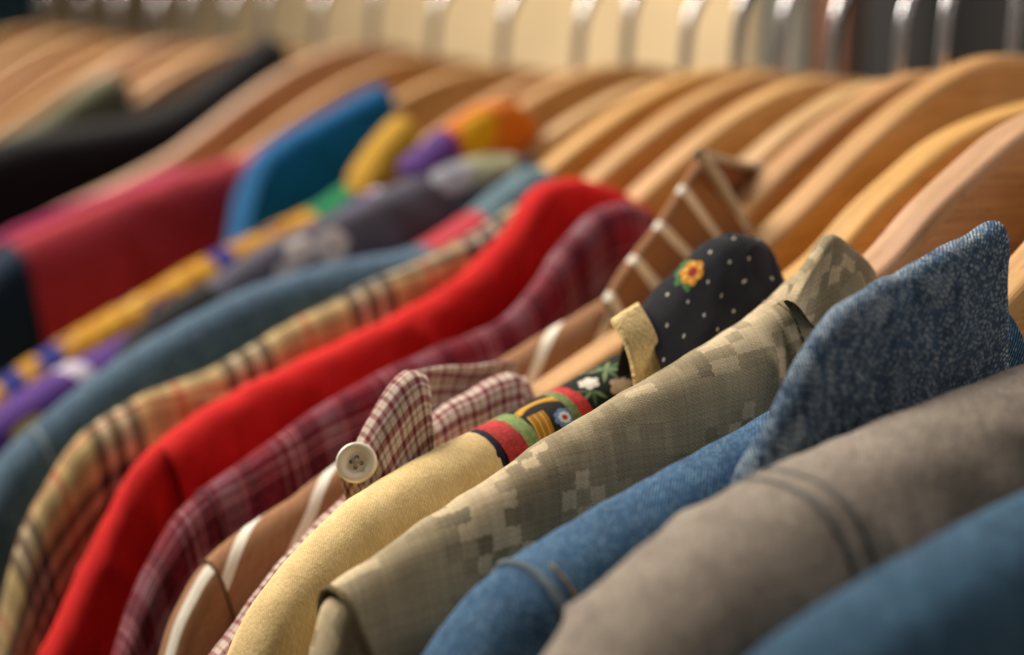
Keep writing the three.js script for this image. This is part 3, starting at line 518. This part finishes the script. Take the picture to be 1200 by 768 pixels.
// yellow and blue patterned shirt
{
  const t = thing('yellow_print_shirt', 'yellow shirt with royal blue print and a green and yellow collar', 'shirt', [-0.335, 1.43, 0.2], SHIRTS);
  const tex = canvasTex(130, 120, 5, (g) => {
    g.fillStyle = '#c08a2a'; g.fillRect(0, -60, 130, 120); for (let i = 0; i < 420; i++) { g.fillStyle = ['#dca42c', '#96601c', '#2f3170', '#d8b04e', '#b2791f', '#e0ad38'][i % 6]; g.beginPath(); g.ellipse(rnd() * 130, rnd() * 120 - 60, 1 + rnd() * 3, .6 + rnd() * 1.6, rnd() * 3, 0, 7); g.fill(); }
    g.fillStyle = '#2b2f7c'; for (const x of [52, 101, 116]) { g.beginPath(); g.moveTo(x, -60); g.lineTo(x + 9, -60); g.lineTo(x + 2, 60); g.lineTo(x - 4, 60); g.fill(); }
  });
  const px = [[-120, 700], [-70, 540], [-30, 470], [30, 424], [100, 380], [170, 342], [240, 300], [310, 268], [370, 240], [420, 205], [470, 165]];
  const r = ridgeOf(px, -0.285, 0.012, true, -0.14);
  put('shoulder_panel', shell(r, { w: 0.012, b: cut(px, 7.8), s: 24, u0: true }), cloth(tex), t);
  put('collar', shell(r, { w: 0.0128, a: cut(px, 7.75), b: cut(px, 9.2), s: 24, n: 40 }), plain(0x1f7a4c), t);
  const cr = ridgeOf([[408, 205], [425, 180], [448, 152], [470, 136], [484, 150]], -0.288, 0.008, false);
  const low = line(-0.284, [415, 225], [432, 215], [452, 200], [472, 190], [488, 185]);
  put('collar', shell(cr, { w: 0.008, inner: (p, i) => low[i], flare: 0, s: 25, n: 40, m: 16, cap0: 0.003, cap1: 0.004 }), plain(0xbf922e), t);
}
// crimson shirt with blue collar
{
  const t = thing('crimson_shirt', 'crimson shirt with a teal blue collar and navy sleeves', 'shirt', [-0.375, 1.43, 0.18], SHIRTS);
  const mat = cloth(solidTex([170, 52, 64], 161, 0.08, 12, 256)), pink = plain(0xb23a6c);
  const px = [[-130, 560], [-90, 420], [-40, 330], [8, 285], [80, 252], [150, 222], [230, 196], [300, 176], [370, 150]];
  const r = ridgeOf(px, -0.335, 0.018, true, -0.35);
  put('sleeve', shell(r, { w: 0.018, b: cut(px, 3), s: 26 }), plain(0x1a2c40), t);
  put('shoulder_panel', shell(r, { w: 0.022, w2: 2.4, a: cut(px, 3), s: 26, n: 120, fold: 0.003, crease: 0.003 }), mat, t);
  const r2 = ridgeOf([[-60, 312], [0, 276], [80, 240], [150, 214], [215, 196]], -0.345, 0.004, false, -0.35);
  put('piping', shell(r2, { w: 0.004, dmax: 0.03, s: 27, n: 50, m: 12, flare: 0 }), pink, t);
  const cr = ridgeOf([[282, 225], [300, 184], [330, 160], [380, 132], [425, 108], [446, 100], [456, 112]], -0.338, 0.009, false);
  const low = line(-0.333, [272, 290], [290, 275], [330, 255], [380, 225], [420, 190], [450, 155], [462, 135]);
  put('collar', shell(cr, { w: 0.009, inner: (p, i) => low[i], flare: 0, s: 28, n: 60, m: 20, cap0: 0.003, cap1: 0.005 }), plain(0x0b5c90), t);
}
// black jacket
{
  const t = thing('black_jacket', 'plain black jacket with a raised collar at the upper left', 'jacket', [-0.475, 1.45, 0.15], SHIRTS);
  const mat = plain(0x101013);
  const px = [[-260, 560], [-200, 360], [-150, 260], [-80, 200], [0, 164], [90, 148], [170, 132], [225, 104], [275, 66], [312, 44], [330, 52]];
  put('shoulder_panel', shell(ridgeOf(px, -0.485, 0.02, true, -0.1), { w: 0.02, s: 29, n: 110, cap1: 0.008 }), mat, t);
}
// greyish green and dark teal clothes at the far left
{
  const t = thing('olive_shirt', 'blurred grey green garment between bare hangers behind the black jacket', 'shirt', [-0.55, 1.45, 0.1], SHIRTS);
  const px = [[-250, 420], [-180, 260], [-60, 190], [40, 140], [90, 104], [125, 86], [150, 96]];
  put('shoulder_panel', shell(ridgeOf(px, -0.553, 0.012), { w: 0.012, s: 30, cap1: 0.006 }), plain(0x6a6a54), t);
  const d = thing('teal_coat', 'dark teal coat at the far end in the upper left corner', 'coat', [-1.0, 1.45, 0.1], SHIRTS);
  const q = [[-330, 420], [-260, 200], [-200, 60], [-120, -10], [-30, -60], [10, -70], [40, -30]];
  put('shoulder_panel', shell(ridgeOf(q, -0.98, 0.03), { w: 0.03, s: 31, cap1: 0.012 }), plain(0x1d3440), d);
}

scene.traverse((o) => { if (o.isMesh) o.castShadow = o.receiveShadow = true; });
renderer.render(scene, camera);
